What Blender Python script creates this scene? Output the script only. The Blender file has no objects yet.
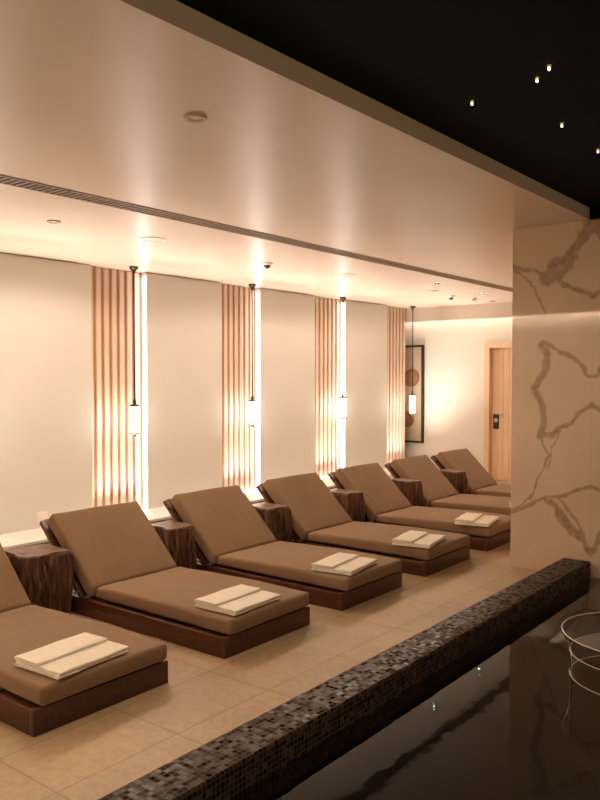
import bpy, bmesh, math, random
from mathutils import Vector, Matrix, noise

S = bpy.context.scene
C = S.collection
PI = math.pi

# ------------------------------------------------------------------ camera, world, exposure
cam_d = bpy.data.cameras.new('camera')
cam = bpy.data.objects.new('camera', cam_d)
C.objects.link(cam)
cam_d.sensor_width = 36.0
cam_d.lens = 35.0
cam_d.clip_start = 0.05
yaw, pitch = math.radians(38.2), math.atan(23 / 778)
fwd = Vector((-math.sin(yaw) * math.cos(pitch), math.cos(yaw) * math.cos(pitch), -math.sin(pitch)))
cam.location = (0, 0, 1.5)
cam.rotation_euler = fwd.to_track_quat('-Z', 'Y').to_euler()
S.camera = cam

W = bpy.data.worlds.new('dim_hall')
S.world = W
W.use_nodes = True
bg = W.node_tree.nodes['Background']
bg.inputs['Color'].default_value = (1.0, 0.70, 0.45, 1)
bg.inputs['Strength'].default_value = 0.24

S.view_settings.view_transform = 'Standard'
S.view_settings.look = 'None'
S.view_settings.gamma = 1.0
S.view_settings.exposure = 1.42

LED_COL = (1.0, 0.90, 0.85)
LED_RECESS = 3.0
LED_RETURN = 3.4
LED_COVE = 16.0
LED_FAR = 4.0
PENDANT = 7.0
UPLIGHT_W = 9.0
SPOT_W = 27.0
SPOT_COL = (1.0, 0.785, 0.585)

# ------------------------------------------------------------------ key dimensions
CEIL = 2.657
XW = -6.66          # face of the white wall panels
XB = -6.765         # wall behind the recesses
YF = 11.75          # far wall
YN = 0.2            # near wall of the lounge
YP = 5.845          # marble end wall of the pool
XP = -2.478          # its corner
XE = -1.93          # edge of the lounge ceiling
WATER = 0.015

# ------------------------------------------------------------------ node helpers
def new_mat(name):
    m = bpy.data.materials.new(name)
    m.use_nodes = True
    nt = m.node_tree
    return m, nt, nt.nodes['Principled BSDF']

def N(nt, kind, **kw):
    n = nt.nodes.new(kind)
    for k, v in kw.items():
        setattr(n, k, v)
    return n

def link(nt, a, b):
    nt.links.new(a, b)

def setin(n, **kw):
    for k, v in kw.items():
        n.inputs[k.replace('_', ' ')].default_value = v

def math_n(nt, op, a, b=None):
    n = N(nt, 'ShaderNodeMath', operation=op)
    for i, v in ((0, a), (1, b)):
        if v is None:
            continue
        if isinstance(v, (int, float)):
            n.inputs[i].default_value = v
        else:
            link(nt, v, n.inputs[i])
    return n.outputs[0]

def ramp(nt, fac, stops):
    r = N(nt, 'ShaderNodeValToRGB')
    el = r.color_ramp.elements
    while len(el) < len(stops):
        el.new(0.5)
    for e, (p, c) in zip(el, stops):
        e.position = p
        e.color = (*c, 1)
    link(nt, fac, r.inputs['Fac'])
    return r.outputs['Color']

def mix_col(nt, fac, a, b, blend='MIX'):
    n = N(nt, 'ShaderNodeMix', data_type='RGBA', blend_type=blend)
    for sock, v in ((n.inputs[0], fac), (n.inputs[6], a), (n.inputs[7], b)):
        if isinstance(v, (int, float)):
            sock.default_value = v
        elif isinstance(v, tuple):
            sock.default_value = (*v, 1)
        else:
            link(nt, v, sock)
    return n.outputs[2]

def coords(nt, scale=(1, 1, 1), world=False):
    if world:
        src = N(nt, 'ShaderNodeNewGeometry').outputs['Position']
    else:
        src = N(nt, 'ShaderNodeTexCoord').outputs['Object']
    mp = N(nt, 'ShaderNodeMapping')
    mp.inputs['Scale'].default_value = scale
    link(nt, src, mp.inputs['Vector'])
    return mp.outputs['Vector']

def noise_n(nt, vec, scale, detail=4, rough=0.55):
    n = N(nt, 'ShaderNodeTexNoise')
    setin(n, Scale=scale, Detail=detail, Roughness=rough)
    link(nt, vec, n.inputs['Vector'])
    return n.outputs['Fac']

def bump(nt, height, bsdf, strength=0.2, dist=0.01, normal=None):
    b = N(nt, 'ShaderNodeBump')
    setin(b, Strength=strength, Distance=dist)
    link(nt, height, b.inputs['Height'])
    if normal is not None:
        link(nt, normal, b.inputs['Normal'])
    link(nt, b.outputs['Normal'], bsdf.inputs['Normal'])

def grid(nt, size, offset, grout):
    """Random value per tile and a grout mask, from world position."""
    pos = N(nt, 'ShaderNodeNewGeometry').outputs['Position']
    add = N(nt, 'ShaderNodeVectorMath', operation='SUBTRACT')
    link(nt, pos, add.inputs[0])
    add.inputs[1].default_value = offset
    div = N(nt, 'ShaderNodeVectorMath', operation='DIVIDE')
    link(nt, add.outputs[0], div.inputs[0])
    div.inputs[1].default_value = size
    fl = N(nt, 'ShaderNodeVectorMath', operation='FLOOR')
    link(nt, div.outputs[0], fl.inputs[0])
    fr = N(nt, 'ShaderNodeVectorMath', operation='FRACTION')
    link(nt, div.outputs[0], fr.inputs[0])
    wn = N(nt, 'ShaderNodeTexWhiteNoise', noise_dimensions='3D')
    link(nt, fl.outputs[0], wn.inputs['Vector'])
    sp = N(nt, 'ShaderNodeSeparateXYZ')
    link(nt, fr.outputs[0], sp.inputs[0])
    m = None
    for i in range(3):
        e = math_n(nt, 'ABSOLUTE', math_n(nt, 'SUBTRACT', sp.outputs[i], 0.5))
        e = math_n(nt, 'GREATER_THAN', e, 0.5 - 0.5 * grout / size[i])
        m = e if m is None else math_n(nt, 'MAXIMUM', m, e)
    return wn, m

# ------------------------------------------------------------------ materials
def plain(name, col, rough=0.6, metal=0.0, var=0.06, scale=3.0, spec=0.5, bmp=0.0):
    m, nt, b = new_mat(name)
    v = noise_n(nt, coords(nt), scale)
    lo = tuple(c * (1 - var) for c in col)
    hi = tuple(min(1, c * (1 + var)) for c in col)
    link(nt, ramp(nt, v, [(0.3, lo), (0.7, hi)]), b.inputs['Base Color'])
    setin(b, Roughness=rough, Metallic=metal)
    b.inputs['Specular IOR Level'].default_value = spec
    if bmp:
        bump(nt, noise_n(nt, coords(nt), 180, 3), b, bmp, 0.002)
    return m

def emit(name, col, strength):
    m, nt, b = new_mat(name)
    setin(b, Base_Color=(0.8, 0.8, 0.8, 1), Emission_Color=(*col, 1), Emission_Strength=strength)
    return m

def wood(name, dark, light, scale=(3, 30, 30), rough=0.45, contrast=(0.3, 0.72)):
    m, nt, b = new_mat(name)
    v = coords(nt, scale)
    n1 = noise_n(nt, v, 1.6, 8, 0.62)
    link(nt, ramp(nt, n1, [(contrast[0], dark), (contrast[1], light)]), b.inputs['Base Color'])
    setin(b, Roughness=rough)
    bump(nt, n1, b, 0.12, 0.004)
    return m

def fabric(name, col):
    m, nt, b = new_mat(name)
    v = coords(nt)
    n1 = noise_n(nt, v, 2.2, 3)
    n2 = noise_n(nt, v, 420, 2)
    c1 = ramp(nt, n1, [(0.3, tuple(c * 0.93 for c in col)), (0.7, tuple(c * 1.07 for c in col))])
    c2 = ramp(nt, n2, [(0.3, (0.84, 0.84, 0.84)), (0.7, (1, 1, 1))])
    link(nt, mix_col(nt, 1.0, c1, c2, 'MULTIPLY'), b.inputs['Base Color'])
    setin(b, Roughness=0.9)
    b.inputs['Specular IOR Level'].default_value = 0.2
    b.inputs['Sheen Weight'].default_value = 0.15
    cr = noise_n(nt, coords(nt, (1.0, 2.6, 1.0)), 5.0, 3)
    bmp1 = N(nt, 'ShaderNodeBump')
    setin(bmp1, Strength=0.35, Distance=0.02)
    link(nt, cr, bmp1.inputs['Height'])
    bump(nt, n2, b, 0.25, 0.002, bmp1.outputs['Normal'])
    return m

def creased_fabric():
    m = M['fabric'].copy()
    m.name = 'creased_brown_canvas'
    nt = m.node_tree
    b = nt.nodes['Principled BSDF']
    wv = N(nt, 'ShaderNodeTexWave', wave_type='BANDS', bands_direction='Y')
    setin(wv, Scale=1.5, Distortion=8.0, Detail=2.0)
    wv.inputs['Detail Scale'].default_value = 1.2
    mp = N(nt, 'ShaderNodeMapping')
    mp.inputs['Rotation'].default_value = (0, 0, 0.25)
    link(nt, N(nt, 'ShaderNodeTexCoord').outputs['Object'], mp.inputs['Vector'])
    link(nt, mp.outputs['Vector'], wv.inputs['Vector'])
    h = math_n(nt, 'MULTIPLY', math_n(nt, 'POWER', wv.outputs['Fac'], 4.0), noise_n(nt, coords(nt), 3.2, 2))
    bump(nt, h, b, 0.55, 0.014)
    return m

M = {}
M['wall'] = plain('warm_white_plaster', (0.735, 0.72, 0.675), 0.55, var=0.02, scale=1.2)
M['farwall'] = plain('cream_plaster', (0.70, 0.645, 0.56), 0.6, var=0.02, scale=1.2)
M['bulkhead'] = plain('bulkhead_paint', (0.70, 0.61, 0.50), 0.6, var=0.02)
M['ledge'] = plain('white_stone_ledge', (0.80, 0.76, 0.70), 0.5, var=0.05, scale=6)
M['slat'] = wood('pale_oak_slat', (0.68, 0.51, 0.39), (0.79, 0.63, 0.51), (30, 30, 2.0), 0.45)
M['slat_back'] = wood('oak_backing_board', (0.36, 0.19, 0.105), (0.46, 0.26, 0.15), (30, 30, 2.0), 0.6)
M['door'] = wood('pale_oak_door', (0.68, 0.45, 0.27), (0.79, 0.56, 0.36), (26, 26, 1.6), 0.45)
M['plinth'] = wood('red_brown_hardwood', (0.045, 0.013, 0.005), (0.125, 0.040, 0.015), (3, 26, 40), 0.38)
M['fabric'] = fabric('brown_canvas', (0.29, 0.178, 0.097))
M['towel'] = plain('cream_terry', (0.86, 0.79, 0.67), 0.95, var=0.05, scale=60, spec=0.1, bmp=0.5)
M['bronze'] = plain('dark_bronze', (0.085, 0.050, 0.032), 0.4, 0.7)
M['black'] = plain('black_lacquer', (0.012, 0.010, 0.009), 0.4)
M['white_plastic'] = plain('white_plastic', (0.88, 0.83, 0.76), 0.4, var=0.02)
M['ceil_trim'] = plain('painted_trim', (0.66, 0.54, 0.42), 0.45, var=0.02)
M['down_trim'] = plain('tan_downlight_trim', (0.54, 0.43, 0.32), 0.4, var=0.02)
M['steel'] = plain('brushed_steel', (0.55, 0.50, 0.45), 0.3, 1.0)
M['gold'] = plain('gold_cap', (0.85, 0.60, 0.22), 0.3, 1.0)
M['canvas'] = plain('beige_canvas', (0.50, 0.40, 0.27), 0.9, var=0.05, scale=40)
M['disc'] = wood('woven_brown_disc', (0.20, 0.085, 0.04), (0.42, 0.21, 0.11), (14, 14, 14), 0.7)
M['slot_dark'] = plain('dark_slot', (0.035, 0.022, 0.014), 0.7)
M['slot_blade'] = plain('bronze_blade', (0.30, 0.19, 0.11), 0.5)
M['blackceil'] = plain('black_ceiling_paint', (0.0018, 0.0042, 0.0125), 0.8, var=0.15, scale=1.0, spec=0.1)
M['pool_black'] = plain('dark_pool_lining', (0.004, 0.003, 0.0025), 0.5)
M['led'] = emit('led_strip', LED_COL, LED_RECESS)
M['led_return'] = emit('led_return_strip', LED_COL, LED_RETURN)
M['led_cove'] = emit('led_cove_strip', LED_COL, LED_COVE)
M['led_far'] = emit('led_far_cove_strip', (1.0, 0.82, 0.68), LED_FAR)
M['led_near'] = emit('led_near_cove_strip', (1.0, 0.82, 0.68), 30.0)
M['lampglass'] = emit('lit_opal_glass', (1.0, 0.86, 0.76), PENDANT)
M['star'] = emit('star_crystal', (1.0, 0.86, 0.58), 1.6)
M['spot_lens'] = emit('spot_lens', (0.50, 1.0, 0.75), 32.0)

def ceiling_material():
    m, nt, b = new_mat('satin_stretch_ceiling')
    v = coords(nt)
    n = noise_n(nt, v, 0.9, 3)
    link(nt, ramp(nt, n, [(0.3, (0.62, 0.50, 0.385)), (0.7, (0.68, 0.555, 0.43))]), b.inputs['Base Color'])
    setin(b, Roughness=0.33)
    b.inputs['Specular IOR Level'].default_value = 0.6
    w = noise_n(nt, coords(nt, (1.0, 1.6, 1.0)), 2.4, 3, 0.5)
    bump(nt, w, b, 0.16, 0.02)
    return m
M['ceiling'] = ceiling_material()

def floor_material():
    m, nt, b = new_mat('beige_stone_tiles')
    wn, g = grid(nt, (0.39, 0.585, 10.0), (-2.79, 1.63, -5.0), 0.006)
    v = coords(nt, world=True)
    big = noise_n(nt, v, 1.7, 5, 0.6)
    fine = noise_n(nt, v, 26, 5, 0.7)
    pit = noise_n(nt, v, 95, 2)
    c = ramp(nt, big, [(0.3, (0.33, 0.225, 0.118)), (0.7, (0.52, 0.37, 0.205))])
    c = mix_col(nt, 0.35, c, ramp(nt, fine, [(0.35, (0.30, 0.20, 0.11)), (0.65, (0.60, 0.43, 0.27))]))
    c = mix_col(nt, 0.75, c, ramp(nt, wn.outputs['Value'], [(0, (0.86, 0.86, 0.86)), (1, (1.06, 1.04, 1.0))]), 'MULTIPLY')
    c = mix_col(nt, ramp(nt, pit, [(0.66, (0, 0, 0)), (0.70, (1, 1, 1))]), c, (0.20, 0.12, 0.06))
    c = mix_col(nt, math_n(nt, 'MULTIPLY', g, 0.75), c, (0.22, 0.14, 0.08))
    link(nt, c, b.inputs['Base Color'])
    link(nt, ramp(nt, fine, [(0.3, (0.42,) * 3), (0.7, (0.58,) * 3)]), b.inputs['Roughness'])
    bump(nt, math_n(nt, 'SUBTRACT', 1.0, g), b, 0.4, 0.003)
    return m
M['floor'] = floor_material()

def mosaic_material():
    m, nt, b = new_mat('dark_glass_mosaic')
    wn, g = grid(nt, (0.0225, 0.0225, 0.0225), (-1.855 - 0.01125, 0.0, 0.13 - 0.01125), 0.0028)
    c = ramp(nt, wn.outputs['Value'], [(0.0, (0.006, 0.004, 0.003)), (0.45, (0.018, 0.011, 0.008)), (0.75, (0.042, 0.026, 0.018)), (1.0, (0.095, 0.059, 0.041))])
    c = mix_col(nt, g, c, (0.15, 0.098, 0.064))
    wn2 = N(nt, 'ShaderNodeSeparateColor')
    link(nt, wn.outputs['Color'], wn2.inputs[0])
    link(nt, math_n(nt, 'MULTIPLY', math_n(nt, 'POWER', wn2.outputs[1], 2.0), 0.38), b.inputs['Specular IOR Level'])
    link(nt, c, b.inputs['Base Color'])
    r = ramp(nt, wn.outputs['Value'], [(0, (0.28,) * 3), (1, (0.48,) * 3)])
    link(nt, mix_col(nt, g, r, (0.8, 0.8, 0.8)), b.inputs['Roughness'])
    # each little tile tilts a touch
    sub = N(nt, 'ShaderNodeVectorMath', operation='SUBTRACT')
    link(nt, wn.outputs['Color'], sub.inputs[0])
    sub.inputs[1].default_value = (0.5, 0.5, 0.5)
    sc = N(nt, 'ShaderNodeVectorMath', operation='SCALE')
    link(nt, sub.outputs[0], sc.inputs[0])
    sc.inputs['Scale'].default_value = 0.15
    geo = N(nt, 'ShaderNodeNewGeometry')
    ad = N(nt, 'ShaderNodeVectorMath', operation='ADD')
    link(nt, geo.outputs['Normal'], ad.inputs[0])
    link(nt, sc.outputs[0], ad.inputs[1])
    nm = N(nt, 'ShaderNodeVectorMath', operation='NORMALIZE')
    link(nt, ad.outputs[0], nm.inputs[0])
    bump(nt, math_n(nt, 'SUBTRACT', 1.0, g), b, 0.5, 0.002, nm.outputs[0])
    return m
M['mosaic'] = mosaic_material()

def water_material():
    m, nt, b = new_mat('still_pool_water')
    setin(b, Base_Color=(0.55, 0.5, 0.45, 1), Roughness=0.015, IOR=1.22)
    b.inputs['Transmission Weight'].default_value = 1.0
    w1 = noise_n(nt, coords(nt, (1.0, 1.0, 1.0), True), 8.0, 2, 0.5)
    bump(nt, w1, b, 0.04, 0.02)
    return m
M['water'] = water_material()

def glass_material(name, rough=0.0, tint=(1, 1, 1), ior=1.45):
    m, nt, b = new_mat(name)
    setin(b, Base_Color=(*tint, 1), Roughness=rough, IOR=ior)
    b.inputs['Transmission Weight'].default_value = 1.0
    return m
M['glass'] = glass_material('clear_glass', 0.0, (0.97, 0.97, 0.96), 1.06)
def rim_material():
    m, nt, b = new_mat('polished_glass_edge')
    setin(b, Base_Color=(0.85, 0.72, 0.58, 1), Roughness=0.2)
    b.inputs['Transmission Weight'].default_value = 0.3
    return m
M['rim'] = rim_material()

def marble_material():
    m, nt, b = new_mat('veined_marble')
    at = N(nt, 'ShaderNodeAttribute', attribute_name='vein')
    v = coords(nt, world=True)
    cl = noise_n(nt, v, 1.3, 5, 0.6)
    fine = noise_n(nt, v, 14, 6, 0.7)
    base = ramp(nt, cl, [(0.3, (0.63, 0.475, 0.325)), (0.7, (0.70, 0.54, 0.38))])
    veinc = ramp(nt, fine, [(0.3, (0.21, 0.12, 0.055)), (0.7, (0.41, 0.265, 0.145))])
    c = mix_col(nt, at.outputs['Fac'], base, veinc)
    wn, g = grid(nt, (1.2, 20.0, 1.2), (-1.856 - 1.2, -5.0, 0.17 - 0.0), 0.0035)
    c = mix_col(nt, math_n(nt, 'MULTIPLY', g, 0.25), c, (0.30, 0.21, 0.13))
    link(nt, c, b.inputs['Base Color'])
    setin(b, Roughness=0.035)
    b.inputs['Specular IOR Level'].default_value = 0.75
    return m
M['marble'] = marble_material()

def stump_material():
    m, nt, b = new_mat('rough_dark_bark')
    v = coords(nt, (26, 26, 2.6))
    n1 = noise_n(nt, v, 1.3, 9, 0.68)
    n2 = noise_n(nt, coords(nt), 7, 5, 0.6)
    c = ramp(nt, n1, [(0.30, (0.022, 0.010, 0.005)), (0.50, (0.14, 0.056, 0.026)), (0.70, (0.38, 0.19, 0.10))])
    c = mix_col(nt, 0.55, c, ramp(nt, n2, [(0.35, (0.35, 0.30, 0.28)), (0.65, (1.0, 0.95, 0.9))]), 'MULTIPLY')
    link(nt, c, b.inputs['Base Color'])
    setin(b, Roughness=0.42)
    bump(nt, n1, b, 0.9, 0.015)
    return m
M['stump'] = stump_material()
M['stump_top'] = wood('cut_timber_top', (0.075, 0.036, 0.018), (0.26, 0.15, 0.085), (6, 22, 6), 0.4)

# ------------------------------------------------------------------ mesh helpers
def box(bm, x0, x1, y0, y1, z0, z1):
    vs = [bm.verts.new(p) for p in ((x0, y0, z0), (x1, y0, z0), (x1, y1, z0), (x0, y1, z0),
                                    (x0, y0, z1), (x1, y0, z1), (x1, y1, z1), (x0, y1, z1))]
    for f in ((3, 2, 1, 0), (4, 5, 6, 7), (0, 1, 5, 4), (1, 2, 6, 5), (2, 3, 7, 6), (3, 0, 4, 7)):
        bm.faces.new([vs[i] for i in f])
    return vs

def prism(bm, pts, y0, y1):
    """Side profile in x and z, pulled along y."""
    a = [bm.verts.new((x, y0, z)) for x, z in pts]
    b = [bm.verts.new((x, y1, z)) for x, z in pts]
    n = len(pts)
    bm.faces.new(a)
    bm.faces.new(b[::-1])
    for i in range(n):
        j = (i + 1) % n
        bm.faces.new((a[j], a[i], b[i], b[j]))

def lathe(bm, prof, seg=32, cx=0.0, cy=0.0, axis='Z', close=False):
    rings = []
    for r, h in prof:
        ring = []
        for k in range(seg):
            a = 2 * PI * k / seg
            p = (cx + r * math.cos(a), cy + r * math.sin(a), h)
            if axis == 'Y':
                p = (cx + r * math.cos(a), h, cy + r * math.sin(a))
            ring.append(bm.verts.new(p))
        rings.append(ring)
    m = len(rings)
    for i in range(m if close else m - 1):
        a, b = rings[i], rings[(i + 1) % m]
        for k in range(seg):
            j = (k + 1) % seg
            bm.faces.new((a[k], a[j], b[j], b[k]))
    if not close:
        if prof[0][0] > 1e-6:
            bm.faces.new(rings[0][::-1])
        if prof[-1][0] > 1e-6:
            bm.faces.new(rings[-1])

def torus(bm, R, r, z, seg=72, ms=8):
    lathe(bm, [(R + r * math.cos(2 * PI * k / ms), z + r * math.sin(2 * PI * k / ms)) for k in range(ms)], seg, close=True)

def tube(bm, pts, radii, seg=8):
    pts = [Vector(p) for p in pts]
    prev = None
    for i, p in enumerate(pts):
        d = (pts[min(i + 1, len(pts) - 1)] - pts[max(i - 1, 0)]).normalized()
        u = d.orthogonal().normalized() if abs(d.z) > 0.9 else d.cross(Vector((0, 0, 1))).normalized()
        w = d.cross(u)
        r = radii[i] if isinstance(radii, (list, tuple)) else radii
        ring = [bm.verts.new(p + u * r * math.cos(2 * PI * k / seg) + w * r * math.sin(2 * PI * k / seg)) for k in range(seg)]
        if prev:
            for k in range(seg):
                j = (k + 1) % seg
                bm.faces.new((prev[k], prev[j], ring[j], ring[k]))
        else:
            bm.faces.new(ring[::-1])
        prev = ring
    bm.faces.new(prev)

def bevel(bm, w, seg=3):
    bmesh.ops.remove_doubles(bm, verts=bm.verts, dist=1e-6)
    bmesh.ops.bevel(bm, geom=list(bm.edges), offset=w, segments=seg, profile=0.5, affect='EDGES')

def obj(name, bm, mat, parent=None, loc=None, smooth=True, angle=35):
    bmesh.ops.recalc_face_normals(bm, faces=bm.faces)
    me = bpy.data.meshes.new(name)
    bm.to_mesh(me)
    bm.free()
    if smooth:
        me.shade_smooth()
        me.set_sharp_from_angle(angle=math.radians(angle))
    me.materials.append(mat)
    o = bpy.data.objects.new(name, me)
    C.objects.link(o)
    if loc:
        o.location = loc
    if parent:
        o.parent = parent
    return o

def thing(name, label, cat, loc=(0, 0, 0), group=None, rz=0.0):
    o = bpy.data.objects.new(name, None)
    o.empty_display_size = 0.1
    C.objects.link(o)
    o.location = loc
    o.rotation_euler = (0, 0, rz)
    tag(o, label, cat, group)
    return o

def tag(o, label, cat, group=None):
    o['label'] = label
    o['category'] = cat
    if group:
        o['group'] = group
    return o

def struct(name, bm, mat, smooth=False):
    o = obj(name, bm, mat, smooth=smooth)
    o['kind'] = 'structure'
    return o

def dup(root, loc, label):
    r = root.copy()
    C.objects.link(r)
    r.location = loc
    r['label'] = label
    for ch in list(root.children):
        c = ch.copy()
        C.objects.link(c)
        c.parent = r
        for g in list(ch.children):
            d = g.copy()
            C.objects.link(d)
            d.parent = c
    return r

B = bmesh.new

# ------------------------------------------------------------------ the setting
YS, ZL = 9.15, -0.17     # the floor steps down behind the last lounger
bm = B(); box(bm, -8.3, -2.061, YN - 0.15, YS, -0.2, 0.0)
struct('floor', bm, M['floor'])
bm = B(); box(bm, -8.3, -2.061, YS, YF + 0.15, -0.29, ZL)
struct('floor_lower', bm, M['floor'])

bm = B()
def skew(vs, x):
    for v in vs:
        if abs(v.co.x - x) < 1e-4:
            v.co.x = -1.952 + 0.0115 * v.co.y
skew(box(bm, XB - 0.15, XE, YN, 11.45, CEIL, CEIL + 0.085), XE)
box(bm, -8.3, XP, 11.45, YF + 0.15, CEIL, CEIL + 0.085)
box(bm, -8.3, XB - 0.15, 9.0, 11.45, CEIL, CEIL + 0.085)
struct('ceiling', bm, M['ceiling'])

bm = B(); skew(box(bm, XE, 3.5, -2.0, YP + 0.3, 2.742, 2.85), XE)
o = struct('ceiling_pool', bm, M['blackceil'])

# left wall: backing plane and the white panels standing proud of it
recess = [(3.12, 3.83), (4.983, 5.724), (6.915, 7.623), (8.807, 9.55), (10.733, 11.435)]
bm = B(); box(bm, XB - 0.15, XB, YN, 11.437, ZL, CEIL)
edges = [YN] + [v for r in recess for v in r]
for i in range(0, len(edges) - 1, 2):
    box(bm, XB + 0.02, XW, edges[i], edges[i + 1], 0.03, CEIL - 0.008)
    box(bm, XB, XB + 0.02, edges[i] + 0.03, edges[i + 1] - 0.03, 0.03, CEIL - 0.09)
struct('wall_left', bm, M['wall'])

bm = B(); box(bm, XB, -6.14, YN, 11.437, 0.0, 0.03); box(bm, XB, -6.14, YS, 11.437, ZL, 0.0)
struct('trim_1', bm, M['ledge'])
bm = B(); box(bm, -6.139, -6.09, YN, YS, 0.0005, 0.006)
struct('trim_6', bm, M['slot_dark'])

# far wall with door opening, bulkhead and cove
DX0, DX1, DZ = -5.44, -4.28, 2.05
bm = B()
box(bm, -8.3, DX0, YF, YF + 0.15, ZL, CEIL)
box(bm, DX1, XP, YF, YF + 0.15, ZL, CEIL)
box(bm, DX0, DX1, YF, YF + 0.15, DZ, CEIL)
struct('wall_far', bm, M['farwall'])
bm = B(); box(bm, -8.3, XP, 11.47, 11.60, 2.425, CEIL)
struct('trim_2', bm, M['bulkhead'])
bm = B(); box(bm, -8.3, -8.15, 9.0, YF, ZL, CEIL); box(bm, -8.15, XB - 0.15, 9.0, 9.15, ZL, CEIL)
struct('wall_alcove', bm, M['farwall'])

# near end of the lounge, behind the camera, seen in the polished marble
bm = B(); box(bm, XB - 0.15, -2.3, YN - 0.15, YN, 0, CEIL)
struct('wall_near', bm, M['farwall'])
bm = B(); box(bm, XB, -2.3, YN + 0.15, YN + 0.28, 2.425, CEIL)
struct('trim_3', bm, M['bulkhead'])

# marble end wall of the pool
VEINS = [
(0.0209, [(-2.484, 2.378), (-2.386, 2.331), (-2.314, 2.324), (-2.235, 2.28), (-2.188, 2.223), (-2.126, 2.256), (-2.065, 2.206), (-1.968, 2.154), (-1.865, 2.089)]),
(0.0475, [(-2.219, 2.256), (-2.165, 2.312), (-2.128, 2.369), (-2.059, 2.378), (-2.001, 2.469), (-1.935, 2.513), (-1.87, 2.579)]),
(0.038, [(-2.188, 2.223), (-2.104, 2.277), (-2.029, 2.33), (-2.0, 2.387)]),
(0.057, [(-1.935, 2.528), (-1.899, 2.597), (-1.871, 2.638)]),
(0.0114, [(-2.484, 2.354), (-2.369, 2.26), (-2.297, 2.193), (-2.249, 2.09), (-2.209, 1.996)]),
(0.0095, [(-2.103, 2.239), (-2.08, 2.177), (-2.027, 2.188)]),
(0.019, [(-2.214, 1.775), (-2.098, 1.689), (-1.969, 1.619), (-1.902, 1.53), (-1.858, 1.5)]),
(0.0333, [(-2.238, 1.753), (-2.198, 1.676), (-2.212, 1.538), (-2.298, 1.407), (-2.226, 1.308), (-2.209, 1.17), (-2.239, 1.046), (-2.153, 1.065)]),
(0.0209, [(-2.239, 1.046), (-2.13, 1.082), (-2.017, 1.154), (-1.943, 1.239), (-1.899, 1.27), (-1.856, 1.286)]),
(0.0105, [(-2.239, 1.038), (-2.183, 0.903), (-2.244, 0.744), (-2.322, 0.559), (-2.468, 0.457)]),
(0.0076, [(-2.092, 1.098), (-2.167, 0.904), (-2.182, 0.788)]),
(0.0171, [(-2.468, 0.442), (-2.322, 0.512), (-2.203, 0.578), (-2.102, 0.595), (-1.974, 0.645), (-1.849, 0.694)]),
(0.0266, [(-2.195, 0.556), (-2.117, 0.502), (-2.039, 0.404), (-1.963, 0.33), (-1.896, 0.248), (-1.844, 0.173)]),
(0.0142, [(-2.102, 0.588), (-2.04, 0.495), (-1.964, 0.428), (-1.904, 0.285)]),
(0.0095, [(-2.148, 0.56), (-2.085, 0.414), (-1.993, 0.318)]),
]
SEGS = [(w, a, b) for w, ps in VEINS for a, b in zip(ps, ps[1:])]
BOOK = -1.856                                    # the slabs are book-matched about this joint

def vein_at(x, z):
    if x > BOOK:
        x = 2 * BOOK - x
    p = Vector((x * 9, z * 9, 0.3))
    x2 = x + 0.022 * noise.noise(p) + 0.009 * noise.noise(p * 3.1)
    z2 = z + 0.022 * noise.noise(p + Vector((7, 3, 1))) + 0.009 * noise.noise(p * 3.1 + Vector((4, 9, 2)))
    best = 0.0
    for w, (ax, az), (bx, bz) in SEGS:
        m = w * 2.0
        if x2 < min(ax, bx) - m or x2 > max(ax, bx) + m or z2 < min(az, bz) - m or z2 > max(az, bz) + m:
            continue
        dx, dz = bx - ax, bz - az
        t = max(0, min(1, ((x2 - ax) * dx + (z2 - az) * dz) / (dx * dx + dz * dz)))
        d = math.hypot(x2 - ax - t * dx, z2 - az - t * dz)
        ww = w * (0.95 + 0.5 * noise.noise(Vector((x * 14, z * 14, 5))))
        ww = max(ww, 0.004)
        v = 1 - (d - ww * 0.55) / (ww * 0.6)
        core = 0.75 + 0.25 * noise.noise(Vector((x * 30, z * 30, 9)))
        best = max(best, min(1, max(0, v)) * core)
    return best

bm = B()
step = 0.0075
nx, nz = int(round((-1.25 - XP) / step)), int(round((2.655 + 0.02) / step))
vl = bm.verts.layers.float.new('vein')
gridv = []
for i in range(nx + 1):
    col = []
    x = XP + (-1.25 - XP) * i / nx
    for k in range(nz + 1):
        z = -0.02 + 2.675 * k / nz
        v = bm.verts.new((x, YP, z))
        v[vl] = vein_at(x, z)
        col.append(v)
    gridv.append(col)
for i in range(nx):
    for k in range(nz):
        bm.faces.new((gridv[i][k], gridv[i + 1][k], gridv[i + 1][k + 1], gridv[i][k + 1]))
# the rest of the block: sides, back and the plain run further right
def quad(*ps):
    bm.faces.new([bm.verts.new(p) for p in ps])
quad((XP, YP, -0.65), (-1.25, YP, -0.65), (-1.25, YP, -0.02), (XP, YP, -0.02))
quad((-1.25, YP, -0.65), (3.5, YP, -0.65), (3.5, YP, 2.655), (-1.25, YP, 2.655))
quad((XP, YF, -0.2), (XP, YP, -0.2), (XP, YP, 2.655), (XP, YF, 2.655))
quad((XP, YP, 2.655), (3.5, YP, 2.655), (3.5, YF, 2.655), (XP, YF, 2.655))
o = struct('wall_marble', bm, M['marble'])

# pool shell and water
bm = B()
box(bm, -2.06, 3.5, -2.0, YP + 0.1, -0.75, -0.65)
box(bm, -2.06, -1.865, -2.0, YP, -0.65, -0.131)
struct('floor_pool', bm, M['pool_black'])
bm = B()
vs = [bm.verts.new(p) for p in ((-1.86, -2, WATER), (3.5, -2, WATER), (3.5, YP, WATER), (-1.86, YP, WATER))]
bm.faces.new(vs)
o = struct('pool_water', bm, M['water'])
if o.data.polygons[0].normal.z < 0:
    o.data.flip_normals()
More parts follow.
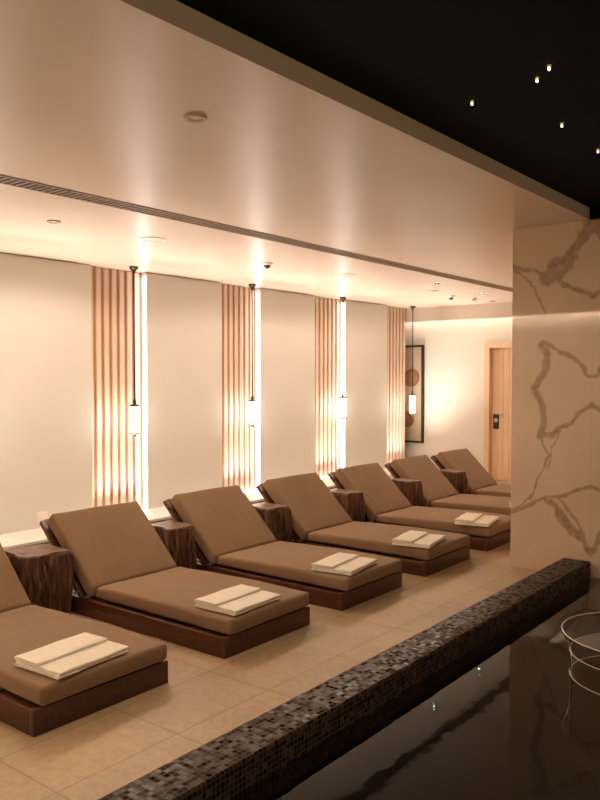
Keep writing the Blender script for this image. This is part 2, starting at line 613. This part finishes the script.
# raised mosaic rim of the pool
bm = B(); box(bm, -2.060, -1.855, -2.0, YP, -0.13, 0.13)
es = [e for e in bm.edges if all(abs(v.co.z - 0.13) < 1e-4 for v in e.verts) and abs(e.verts[0].co.x - e.verts[1].co.x) < 1e-4]
bmesh.ops.bevel(bm, geom=es, offset=0.012, segments=3, profile=0.5, affect='EDGES')
struct('trim_4', bm, M['mosaic'], smooth=True)

# black return above the marble, closing the gap up to the pool ceiling
bm = B(); box(bm, -1.88, 3.5, YP - 0.02, YP + 0.1, 2.655, 2.745)
struct('trim_5', bm, M['blackceil'])

# ------------------------------------------------------------------ cove lights
def led_bar(name, label, x0, x1, y0, y1, z0, z1, mat, cat='light strip'):
    bm = B(); box(bm, x0, x1, y0, y1, z0, z1)
    return tag(obj(name, bm, mat, smooth=False), label, cat)

led_bar('cove_light', 'warm light strip hidden above the bulkhead along the far wall', -8.1, XP - 0.05, 11.62, 11.65, 2.50, 2.515, M['led_far'])
led_bar('cove_light', 'warm light strip hidden above the near end wall bulkhead', XB + 0.1, -2.4, YN + 0.08, YN + 0.11, 2.50, 2.515, M['led_near'])

# ------------------------------------------------------------------ slatted recess panels and their lights
place = ['behind the nearest lounger, out past the left edge', 'with the nearest hanging lantern', 'with the second hanging lantern from the left',
         'with the third hanging lantern from the left', 'beside the framed picture at the far end']
def slatted(i, y0, y1):
    t = thing('slatted_panel', 'tall recess of pale wood slats ' + place[i], 'wall panel', (XB, y0, 0.03), 'slatted recesses in the left wall')
    w = y1 - y0
    bm = B(); box(bm, 0.0005, 0.012, 0.0, w, 0.0005, CEIL - 0.036)
    obj('backing_board', bm, M['slat_back'], t, smooth=False)
    n = 7
    last = i == len(recess) - 1
    pitch = (w - 0.02 + (0.04 if last else 0)) / n
    bm = B()
    for k in range(n):
        a = 0.022 + k * pitch
        box(bm, 0.012, 0.030, a, a + pitch * 0.56, 0.0, CEIL - 0.036)
    obj('slats', bm, M['slat'], t, smooth=False)
    bm = B(); box(bm, 0.050, 0.080, 0.01, w - 0.02, 0.001, 0.014)
    obj('floor_light_strip', bm, M['led'], t, smooth=False)
    bm = B(); box(bm, 0.045, 0.102, w - 0.008, w - 0.001, 0.02, CEIL - 0.083)
    if last:
        bm.free()
    else:
        obj('side_light_strip', bm, M['led_return'], t, smooth=False)
    ld = bpy.data.lights.new('recess_uplight', 'AREA')
    ld.shape = 'RECTANGLE'
    ld.size, ld.size_y = 0.03, w - 0.12
    ld.energy = UPLIGHT_W
    ld.color = LED_COL
    ld.spread = math.radians(80)
    lo = bpy.data.objects.new('recess_uplight', ld)
    C.objects.link(lo)
    lo.location = (0.088, w / 2 - 0.01, 0.03)
    lo.rotation_euler = (PI, math.radians(20), 0)
    lo.parent = t
    return t
for i, (a, b) in enumerate(recess):
    slatted(i, a, b)
# ------------------------------------------------------------------ hanging lanterns
def pendant(loc, label):
    t = thing('pendant_lantern', label, 'pendant lamp', loc, 'lanterns hanging before the slatted recesses')
    bm = B(); lathe(bm, [(0.046, 0), (0.046, -0.02), (0.030, -0.035), (0.016, -0.055), (0.012, -0.075), (0.0, -0.075)], 24)
    obj('canopy', bm, M['bronze'], t)
    bm = B(); lathe(bm, [(0.0075, -0.07), (0.0075, -1.40)], 12)
    obj('rod', bm, M['bronze'], t)
    bm = B(); tube(bm, [(0.004, -0.016, -0.05), (0.009, -0.010, -0.5), (0.012, -0.004, -1.0), (0.006, 0.006, -1.42)], 0.0035, 6)
    obj('cord', bm, M['bronze'], t)
    bm = B(); lathe(bm, [(0.0, -1.395), (0.014, -1.395), (0.018, -1.425), (0.018, -1.44), (0.052, -1.45), (0.052, -1.468), (0.0, -1.468)], 28)
    obj('cap', bm, M['bronze'], t)
    bm = B(); lathe(bm, [(0.0, -1.469), (0.045, -1.469), (0.045, -1.742), (0.0, -1.742)], 28)
    obj('lamp_glass', bm, M['lampglass'], t)
    bm = B(); lathe(bm, [(0.0, -1.743), (0.052, -1.743), (0.052, -1.757), (0.025, -1.765), (0.014, -1.787), (0.0, -1.79)], 28)
    obj('base_finial', bm, M['bronze'], t)
    return t
p0 = pendant((-6.44, 5.363, CEIL), 'hanging lantern nearest the camera, over the second lounger')
dup(p0, (-6.50, 7.295, CEIL), 'second hanging lantern, left of the third lounger backrest')
dup(p0, (-6.53, 9.312, CEIL), 'third hanging lantern, above the fourth lounger backrest')
dup(p0, (-6.425, 11.14, CEIL), 'farthest hanging lantern, in front of the framed picture')
dup(p0, (-6.42, 3.47, CEIL), 'hanging lantern past the left edge, by the nearest lounger')

# ------------------------------------------------------------------ loungers
LW = 0.745
def make_lounger(label):
    t = thing('sun_lounger', label, 'sun lounger', (0, 0, 0), 'sun loungers in a row along the pool')
    def bx(name, *a, mat=M['plinth'], bev=0.004):
        bm = B(); box(bm, *a); bevel(bm, bev, 2)
        return obj(name, bm, mat, t)
    bx('foot_board', -0.035, 0.0, 0.0, LW, 0.0, 0.112)
    bx('side_board', -1.92, -0.036, 0.0, 0.032, 0.0, 0.108)
    bx('side_board', -1.92, -0.036, LW - 0.032, LW, 0.0, 0.108)
    bx('head_board', -1.95, -1.921, 0.0, LW, 0.0, 0.108)
    bm = B()
    for k in range(13):
        x = -0.04 - k * 0.145
        box(bm, x - 0.125, x, 0.033, LW - 0.033, 0.08, 0.103)
    obj('deck_slats', bm, M['plinth'], t, smooth=False)
    # seat cushion: rounded slab, softly crowned, a little sagged at the edge
    def soft(bm, amp, seed):
        for v in bm.verts:
            n = noise.noise(v.co * 3.3 + Vector((seed, 0, 0)))
            v.co += Vector((0, 0, amp * n))
            v.co.y += amp * 0.7 * noise.noise(v.co * 4.1 + Vector((0, seed, 3)))
    def cushion(name, pts, y0, y1, seed, bev=0.022, cuts=10):
        bm = B(); prism(bm, pts, y0, y1)
        bmesh.ops.recalc_face_normals(bm, faces=bm.faces)
        bevel(bm, bev, 4)
        long = [e for e in bm.edges if e.calc_length() > 0.3]
        bmesh.ops.subdivide_edges(bm, edges=long, cuts=cuts, use_grid_fill=True)
        soft(bm, 0.004, seed)
        bmesh.ops.triangulate(bm, faces=[f for f in bm.faces if len(f.verts) > 4])
        return obj(name, bm, M['fabric'], t, angle=60)
    cushion('seat_cushion', [(0.006, 0.115), (0.007, 0.202), (-0.5, 0.205), (-1.145, 0.186), (-1.165, 0.113)], 0.036, LW - 0.002, 1.3)
    # backrest cushion, tilted up from the hinge
    cushion('backrest_cushion', [(-1.152, 0.186), (-1.585, 0.608), (-1.652, 0.545), (-1.215, 0.116), (-1.17, 0.118)], 0.018, LW - 0.002, 4.7)
    # timber frame under the backrest
    d = Vector((-0.437, 0, 0.429)).normalized()
    nrm = Vector((-d.z, 0, d.x)) * -1
    nrm = Vector((-d.z, 0, d.x))
    o0 = Vector((-1.225, 0, 0.106))
    def rail(name, a, b, th, y0, y1, off=0.0):
        bm = B()
        p, q = o0 + d * a - nrm * 0 , o0 + d * b
        dn = Vector((-0.70, 0, -0.714))
        pts = [p + dn * off, q + dn * off, q + dn * (off + th), p + dn * (off + th)]
        prism(bm, [(v.x, v.z) for v in pts], y0, y1)
        bevel(bm, 0.004, 2)
        return obj(name, bm, M['plinth'], t)
    rail('backrest_rail', 0.02, 0.635, 0.026, 0.0, 0.034, 0.004)
    rail('backrest_rail', 0.02, 0.635, 0.026, LW - 0.034, LW, 0.004)
    for a in (0.02, 0.145, 0.27, 0.395, 0.52):
        rail('backrest_slat', a, a + 0.1235, 0.016, 0.0345, LW - 0.0345, 0.006)
    for y in (0.04, LW - 0.065):
        bm = B()
        prism(bm, [(-1.505, 0.38), (-1.47, 0.352), (-1.76, 0.100), (-1.795, 0.100)], y, y + 0.025)
        bevel(bm, 0.003, 2)
        obj('support_strut', bm, M['plinth'], t)
    bm = B(); lathe(bm, [(0.0, 0.0), (0.010, 0.0), (0.010, -0.012), (0.006, -0.016), (0.0, -0.016)], 14, -1.29, 0.135, 'Y')
    obj('hinge_bolt', bm, M['steel'], t)
    bm = B(); box(bm, -1.242, -1.215, 0.022, 0.042, 0.168, 0.186); bevel(bm, 0.003, 2)
    obj('strap_tag', bm, M['black'], t)
    return t
LX = -2.842
LY = [1.822, 2.966, 4.05, 5.135, 6.21, 7.26, 8.30]
LL = ['brown cushioned sun lounger cut off by the left edge of the photo',
      'brown cushioned sun lounger second from the camera, backrest hiding a wall socket',
      'brown cushioned sun lounger third from the camera',
      'brown cushioned sun lounger fourth from the camera',
      'brown cushioned sun lounger fifth from the camera, its foot just left of the marble corner',
      'brown cushioned sun lounger below the framed picture, its foot behind the marble corner',
      'farthest brown cushioned sun lounger, backrest against the wooden door']
L0 = make_lounger(LL[0])
L0.location = (LX, LY[0], 0)
for y, lab in zip(LY[1:], LL[1:]):
    dup(L0, (LX, y, 0), lab)

M['creased'] = creased_fabric()
for o in list(bpy.data.objects):
    if o.name.startswith('backrest_cushion') and o.parent and o.parent['label'] in (LL[4], LL[5]):
        o.material_slots[0].link = 'OBJECT'
        o.material_slots[0].material = M['creased']

# ------------------------------------------------------------------ towels
def make_towel(label):
    t = thing('folded_towel', label, 'towel', (0, 0, 0), 'folded towels on the loungers')
    def layer(name, x0, x1, z0, z1, y0, y1, seed, fold_right):
        h = z1 - z0
        r = h / 2
        pts = []
        for k in range(9):                        # rounded fold on the right
            a = -PI / 2 + PI * k / 8
            pts.append((x1 - r + r * math.cos(a), z0 + r + r * math.sin(a)))
        m = 7
        for k in range(1, m):
            pts.append((x1 - r + (x0 + r - x1 + r) * k / m, z1))
        for k in range(9):
            a = PI / 2 + PI * k / 8
            pts.append((x0 + r + r * math.cos(a), z0 + r + r * math.sin(a)))
        for k in range(1, m):
            pts.append((x0 + r + (x1 - x0 - 2 * r) * k / m, z0))
        bm = B()
        ny = 18
        rings = []
        for j in range(ny + 1):
            y = y0 + (y1 - y0) * j / ny
            rings.append([bm.verts.new((x, y, z)) for x, z in pts])
        for a, b in zip(rings, rings[1:]):
            for k in range(len(pts)):
                q = (k + 1) % len(pts)
                bm.faces.new((a[k], a[q], b[q], b[k]))
        bm.faces.new(rings[0]); bm.faces.new(rings[-1][::-1])
        for v in bm.verts:
            n = noise.noise(v.co * 9 + Vector((seed, seed, 0)))
            k = min(1.0, max(0.0, (v.co.z - z0) / h))
            v.co.z += 0.004 * n * k
            v.co.x += 0.006 * noise.noise(Vector((v.co.y * 7, seed, 0)))
            v.co.y += 0.006 * noise.noise(Vector((v.co.x * 11, seed, v.co.z * 30)))
        return obj(name, bm, M['towel'], t, angle=70)
    layer('lower_fold', -0.150, 0.150, 0.0, 0.014, 0.0, 0.40, 1.0, True)
    layer('middle_fold', -0.147, 0.152, 0.0145, 0.028, 0.004, 0.404, 2.0, True)
    layer('upper_fold', -0.152, 0.012, 0.0285, 0.043, -0.003, 0.398, 3.0, False)
    return t
TW = [(-2.985, 1.93, 0.08, 'folded cream towel on the lounger nearest the camera'),
      (-3.00, 3.05, 0.04, 'folded cream towel on the second lounger from the camera'),
      (-2.99, 4.13, 0.14, 'folded cream towel on the third lounger from the camera'),
      (-2.98, 5.15, 0.18, 'folded cream towel on the fourth lounger from the camera'),
      (-2.99, 6.21, 0.20, 'folded cream towel on the fifth lounger, near the marble corner'),
      (-2.98, 7.36, 0.10, 'folded cream towel on the sixth lounger, mostly hidden behind the marble wall')]
T0 = make_towel(TW[0][3])
T0.location = (TW[0][0], TW[0][1], 0.2085)
T0.rotation_euler = (0, 0, TW[0][2])
for x, y, a, lab in TW[1:]:
    c = dup(T0, (x, y, 0.2085), lab)
    c.rotation_euler = (0, 0, a)

# ------------------------------------------------------------------ rough timber block tables
def stump(seed, loc, hx, hy, h, label):
    rnd = random.Random(seed)
    t = thing('timber_block_table', label, 'side table', loc, 'rough timber block tables between the loungers')
    so = Vector((seed * 3.7, seed * 1.9, 0))
    na, nh = 120, 22
    def rad(a, z):
        c, s = math.cos(a), math.sin(a)
        e = 9.0
        r = (abs(c / hx) ** e + abs(s / hy) ** e) ** (-1 / e)
        x, y = r * c, r * s
        g = noise.noise(Vector((x * 16, y * 16, z * 1.2)) + so)
        g2 = noise.noise(Vector((x * 45, y * 45, z * 3.5)) + so)
        g3 = noise.noise(Vector((x * 7, y * 7, z * 5)) + so)
        return r + 0.022 * g + 0.012 * g2 + 0.016 * g3 - 0.016
    bm = B()
    rings = []
    for k in range(nh + 1):
        u = k / nh
        ring = []
        for j in range(na):
            a = 2 * PI * j / na
            top = h - 0.012 + 0.020 * noise.noise(Vector((math.cos(a) * 3.6, math.sin(a) * 3.6, seed)))
            z = u * top
            r = rad(a, z)
            ring.append(bm.verts.new((r * math.cos(a), r * math.sin(a), z)))
        rings.append(ring)
    for a, b in zip(rings, rings[1:]):
        for k in range(na):
            q = (k + 1) % na
            bm.faces.new((a[k], a[q], b[q], b[k]))
    bm.faces.new(rings[0][::-1]); 
    obj('block', bm, M['stump'], t, angle=50)
    # cut face on top, a little uneven
    bm = B()
    prev = [bm.verts.new(v) for v in [(rad(2 * PI * j / na, h) * 0.985 * math.cos(2 * PI * j / na), rad(2 * PI * j / na, h) * 0.985 * math.sin(2 * PI * j / na),
            h - 0.016 + 0.020 * noise.noise(Vector((math.cos(2 * PI * j / na) * 3.6, math.sin(2 * PI * j / na) * 3.6, seed)))) for j in range(na)]]
    for s in (0.94, 0.7, 0.45, 0.2):
        ring = []
        for j in range(na):
            a = 2 * PI * j / na
            r = rad(a, h) * s
            x, y = r * math.cos(a), r * math.sin(a)
            ring.append(bm.verts.new((x, y, h + 0.006 * noise.noise(Vector((x * 9, y * 9, seed))))))
        for k in range(na):
            q = (k + 1) % na
            bm.faces.new((prev[k], prev[q], ring[q], ring[k]))
        prev = ring
    bm.faces.new(prev)
    obj('table_top', bm, M['stump_top'], t, angle=50)
    # strips of bark and slender split limbs over the faces
    bm = B()
    for j in range(46):
        a = rnd.uniform(0, 2 * PI)
        z0 = rnd.uniform(0.0, h * 0.35)
        z1 = rnd.uniform(h * 0.6, h * 0.985)
        da = rnd.uniform(-0.16, 0.16)
        if rnd.random() < 0.25:
            da = rnd.choice((-1, 1)) * rnd.uniform(0.3, 0.55)
        R = rnd.uniform(0.006, 0.019)
        pts, rr = [], []
        for k in range(7):
            u = k / 6
            aa = a + da * u + 0.03 * math.sin(u * 7 + j)
            z = z0 + (z1 - z0) * u
            r = rad(aa, z) + R * 0.25
            pts.append((r * math.cos(aa), r * math.sin(aa), z))
            rr.append(R * (0.6 + 0.5 * math.sin(PI * u)))
        tube(bm, pts, rr, 7)
    obj('bark', bm, M['stump'], t, angle=50)
    return t
SL = ['rough dark timber block between the first and second loungers',
      'rough dark timber block between the second and third loungers',
      'rough dark timber block between the third and fourth loungers',
      'rough dark timber block between the fourth and fifth loungers',
      'rough dark timber block between the fifth and sixth loungers',
      'farthest rough dark timber block, between the two farthest loungers']
for i, lab in enumerate(SL):
    hy = (LY[i + 1] - LY[i] - LW) / 2 - (0.03 if i == 0 else 0.036)
    t = stump(i + 2, ((-4.30, -4.265, -4.26, -4.23, -4.20, -4.18)[i], LY[i + 1] - (0.017 if i == 0 else 0.034) - hy, 0), 0.175 if i == 0 else 0.165, hy, 0.415, lab)
    t.rotation_euler = (0, 0, -0.05 if i == 0 else -0.10)

# ------------------------------------------------------------------ ceiling fittings
def slot():
    t = thing('slot_air_vent', 'long dark slatted air slot running the length of the ceiling', 'air vent', (-4.20, YN + 0.4, CEIL))
    L = 11.40 - YN - 0.45
    bm = B()
    box(bm, -0.085, -0.072, 0, L, -0.006, 0); box(bm, 0.072, 0.085, 0, L, -0.006, 0)
    obj('frame', bm, M['slot_blade'], t, smooth=False)
    bm = B(); box(bm, -0.072, 0.072, 0, L, -0.0015, 0)
    obj('dark_gap', bm, M['slot_dark'], t, smooth=False)
    bm = B()
    n = int(L / 0.045)
    for k in range(n):
        y = (k + 0.3) * L / n
        box(bm, -0.071, 0.071, y, y + 0.014, -0.006, -0.0016)
    obj('blades', bm, M['slot_blade'], t, smooth=False)
slot()

def downlight(x, y, label, power, on=True):
    t = thing('downlight', label, 'downlight', (x, y, CEIL), 'recessed downlights')
    bm = B(); lathe(bm, [(0.030, -0.001), (0.034, -0.010), (0.048, -0.012), (0.052, -0.004), (0.052, -0.0005)], 36, close=True)
    obj('trim_ring', bm, M['down_trim'], t)
    bm = B(); lathe(bm, [(0.0, -0.001), (0.030, -0.001), (0.030, -0.004), (0.0, -0.004)], 28)
    obj('lens', bm, M['white_plastic'], t)
    if power:
        ld = bpy.data.lights.new('downlight_lamp', 'SPOT')
        ld.energy = power
        ld.color = SPOT_COL
        ld.spot_size = math.radians(172)
        ld.spot_blend = 0.25
        ld.shadow_soft_size = 0.06
        lo = bpy.data.objects.new('downlight_lamp', ld)
        C.objects.link(lo)
        lo.location = (0, 0, -0.03)
        lo.parent = t
    return t
downlight(-2.53, 2.461, 'small round downlight alone on the near part of the ceiling', SPOT_W)
downlight(-5.03, 3.436, 'small round downlight on the ceiling near the left edge', SPOT_W)
downlight(-5.05, 11.15, 'round downlight on the far end of the ceiling before the door', 0)

def disc_with_lamp(x, y, label):
    t = thing('ceiling_disc', label, 'ceiling disc', (x, y, CEIL), 'flush round ceiling discs with added lamps')
    bm = B(); lathe(bm, [(0.0, -0.004), (0.095, -0.004), (0.095, -0.0005), (0.0, -0.0005)], 40)
    obj('disc_face', bm, M['ceil_trim'], t)
    bm = B(); lathe(bm, [(0.096, -0.0005), (0.096, -0.007), (0.108, -0.007), (0.108, -0.0005)], 40, close=True)
    obj('rim', bm, M['white_plastic'], t)
    ld = bpy.data.lights.new('added_fill_lamp', 'SPOT')  # fill lamp added under the unlit disc to brighten loungers, floor and walls
    ld.energy = SPOT_W
    ld.color = SPOT_COL
    ld.spot_size = math.radians(172)
    ld.spot_blend = 0.25
    ld.shadow_soft_size = 0.09
    lo = bpy.data.objects.new('added_fill_lamp', ld)
    C.objects.link(lo)
    lo.location = (0, 0, -0.03)
    lo.parent = t
disc_with_lamp(-5.03, 4.395, 'flush round ceiling disc with added lamp, left of the nearest sprinkler')
disc_with_lamp(-5.06, 7.298, 'flush round ceiling disc with added lamp, between the two sprinklers')
disc_with_lamp(-5.11, 9.341, 'flush round ceiling disc with added lamp, just before the far sprinkler')

def sprinkler(x, y, label, s=1.0):
    t = thing('sprinkler_head', label, 'sprinkler', (x, y, CEIL), 'ceiling sprinklers')
    bm = B(); lathe(bm, [(0.0, -0.0005), (0.048 * s, -0.0005), (0.046 * s, -0.012), (0.034 * s, -0.024), (0.0, -0.024)], 28)
    obj('cup', bm, M['white_plastic'], t)
    bm = B(); lathe(bm, [(0.0, -0.0245), (0.030 * s, -0.0245), (0.020 * s, -0.045), (0.008 * s, -0.056), (0.0, -0.056)], 24)
    obj('nozzle', bm, M['bronze'], t)
sprinkler(-5.17, 6.03, 'sprinkler on the ceiling between the second and third lanterns', 1.25)
sprinkler(-5.20, 10.10, 'farther ceiling sprinkler, beside the smoke detector', 1.25)
t = thing('smoke_detector', 'small round smoke detector on the far ceiling', 'smoke detector', (-5.07, 10.565, CEIL))
bm = B(); lathe(bm, [(0.0, -0.0005), (0.055, -0.0005), (0.055, -0.014), (0.0, -0.014)], 28); obj('base', bm, M['white_plastic'], t)
bm = B(); lathe(bm, [(0.0, -0.0145), (0.036, -0.0145), (0.028, -0.038), (0.0, -0.040)], 28); obj('sensor_head', bm, M['steel'], t)

def pin_spot(x, y, label):
    t = thing('pin_spot', label, 'spotlight', (x, y, CEIL), 'tiny spotlights beside the ceiling slot')
    bm = B(); lathe(bm, [(0.024, -0.0005), (0.024, -0.0155), (0.027, -0.0155), (0.027, -0.0005)], 24, close=True); obj('rim', bm, M['slot_dark'], t)
    bm = B(); lathe(bm, [(0.0, -0.001), (0.021, -0.001), (0.021, -0.003), (0.0, -0.003)], 16); obj('lens', bm, M['spot_lens'], t)
pin_spot(-4.63, 8.62, 'tiny ceiling spotlight whose glint is nearer in the water')
pin_spot(-4.70, 10.03, 'tiny ceiling spotlight whose glint is farther in the water')

SP = [(-1.59, 3.28, 'star light nearest the ceiling edge'), (-1.255, 3.196, 'lower left star light of the close pair'),
      (-1.169, 3.103, 'upper right star light of the close pair'), (-1.379, 3.838, 'star light below the close pair'),
      (-1.379, 4.398, 'star light at the right edge of the black ceiling')]
for x, y, lab in SP:
    t = thing('star_light', 'tiny ' + lab, 'star light', (x * 0.993, y * 0.993, 2.742), 'star lights in the black ceiling')
    bm = B(); lathe(bm, [(0.0, -0.0005), (0.010, -0.0005), (0.008, -0.008), (0.0, -0.008)], 14); obj('cap', bm, M['gold'], t)
    bm = B(); lathe(bm, [(0.0, -0.0085), (0.004, -0.009), (0.006, -0.015), (0.004, -0.020), (0.0, -0.022)], 10); obj('crystal', bm, M['star'], t)

# ------------------------------------------------------------------ door, picture, socket
d = bpy.data.objects.new('door_1', None); C.objects.link(d); d['kind'] = 'structure'; d.location = (DX0, YF, ZL)
w = DX1 - DX0
DZ = DZ - ZL
bm = B()
box(bm, 0, 0.085, -0.02, 0.12, 0, DZ - 0.085); box(bm, w - 0.085, w, -0.02, 0.12, 0, DZ - 0.085); box(bm, 0, w, -0.02, 0.12, DZ - 0.085, DZ)
obj('door_frame', bm, M['door'], d, smooth=False)
bm = B()
x = 0.087; k = 0
while x < w - 0.09:
    x1 = min(x + 0.098, w - 0.087)
    box(bm, x + 0.003, x1 - 0.003, 0.085, 0.118, 0.008, DZ - 0.09)
    x = x1
box(bm, 0.087, w - 0.087, 0.093, 0.117, 0.006, DZ - 0.088)
leaf = obj('door_leaf', bm, M['door'], d, smooth=False)
bm = B(); box(bm, 0.120, 0.215, 0.068, 0.084, 0.83, 1.07); bevel(bm, 0.007, 3)
lk = obj('lock_plate', bm, M['black'], leaf)
bm = B(); lathe(bm, [(0.0, 0.067), (0.030, 0.067), (0.034, 0.060), (0.018, 0.052), (0.0, 0.052)], 24, 0.168, 0.97, 'Y')
obj('lock_dial', bm, M['steel'], leaf)
bm = B(); tube(bm, [(0.185, 0.082, 1.075), (0.185, 0.035, 1.075), (0.20, 0.030, 1.075), (0.32, 0.030, 1.075)], 0.009, 8)
obj('door_handle', bm, M['steel'], leaf)

pz0, pz1, px0, px1 = 0.372, 2.045, -7.45, -6.545
t = thing('framed_picture', 'tall black framed picture with brown woven discs on far wall', 'picture', (px0, YF - 0.001, pz0))
pw, ph, fr = px1 - px0, pz1 - pz0, 0.032
bm = B()
box(bm, 0, fr, -0.05, 0, 0, ph); box(bm, pw - fr, pw, -0.05, 0, 0, ph); box(bm, fr, pw - fr, -0.05, 0, 0, fr); box(bm, fr, pw - fr, -0.05, 0, ph - fr, ph)
obj('frame', bm, M['black'], t, smooth=False)
bm = B(); box(bm, fr, pw - fr, -0.02, -0.003, fr, ph - fr); obj('canvas', bm, M['canvas'], t, smooth=False)
for cx, cz, r in ((-6.785 , 1.485, 0.155), (-6.865, 0.775, 0.14), (-7.12, 1.58, 0.20), (-7.2, 0.95, 0.17)):
    bm = B()
    prof = [(0.0, -0.032)]
    for k in range(1, 9):
        prof.append((r * k / 8.0, -0.030 - (0.006 if k % 2 else 0.0)))
    prof += [(r, -0.021), (0.0, -0.021)]
    lathe(bm, prof, 40, cx - px0, cz - pz0, 'Y')
    obj('woven_disc', bm, M['disc'], t)

t = thing('wall_socket', 'white wall socket low on the panel behind the second lounger', 'socket', (XW + 0.0005, 4.325, 0.07))
bm = B(); box(bm, 0, 0.010, 0, 0.115, 0, 0.115); bevel(bm, 0.003, 2); obj('plate', bm, M['white_plastic'], t)
bm = B(); lathe(bm, [(0.0, 0.0), (0.02, 0.0), (0.02, 0.006), (0.0, 0.006)], 20)
o = obj('outlet', bm, M['white_plastic'], t); o.rotation_euler = (0, PI / 2, 0); o.location = (0.0098, 0.0575, 0.0575)

# ------------------------------------------------------------------ clear glass basin in the pool
t = thing('glass_basin', 'round clear glass basin with wide rim standing in the dark pool', 'glass basin', (-1.003, 3.93, -0.65))
zt = 0.65
bm = B(); lathe(bm, [(0.325, 0.001), (0.325, zt + 0.165), (0.365, zt + 0.255), (0.359, zt + 0.257), (0.319, zt + 0.167), (0.319, 0.001)], 96, close=True)
obj('wall', bm, M['glass'], t)
bm = B(); torus(bm, 0.362, 0.003, zt + 0.260, 96); obj('rim', bm, M['rim'], t)
bm = B(); torus(bm, 0.3255, 0.0022, zt + 0.160, 96); obj('rib', bm, M['rim'], t)
bm = B(); torus(bm, 0.3255, 0.002, zt + 0.045, 96); obj('rib', bm, M['rim'], t)
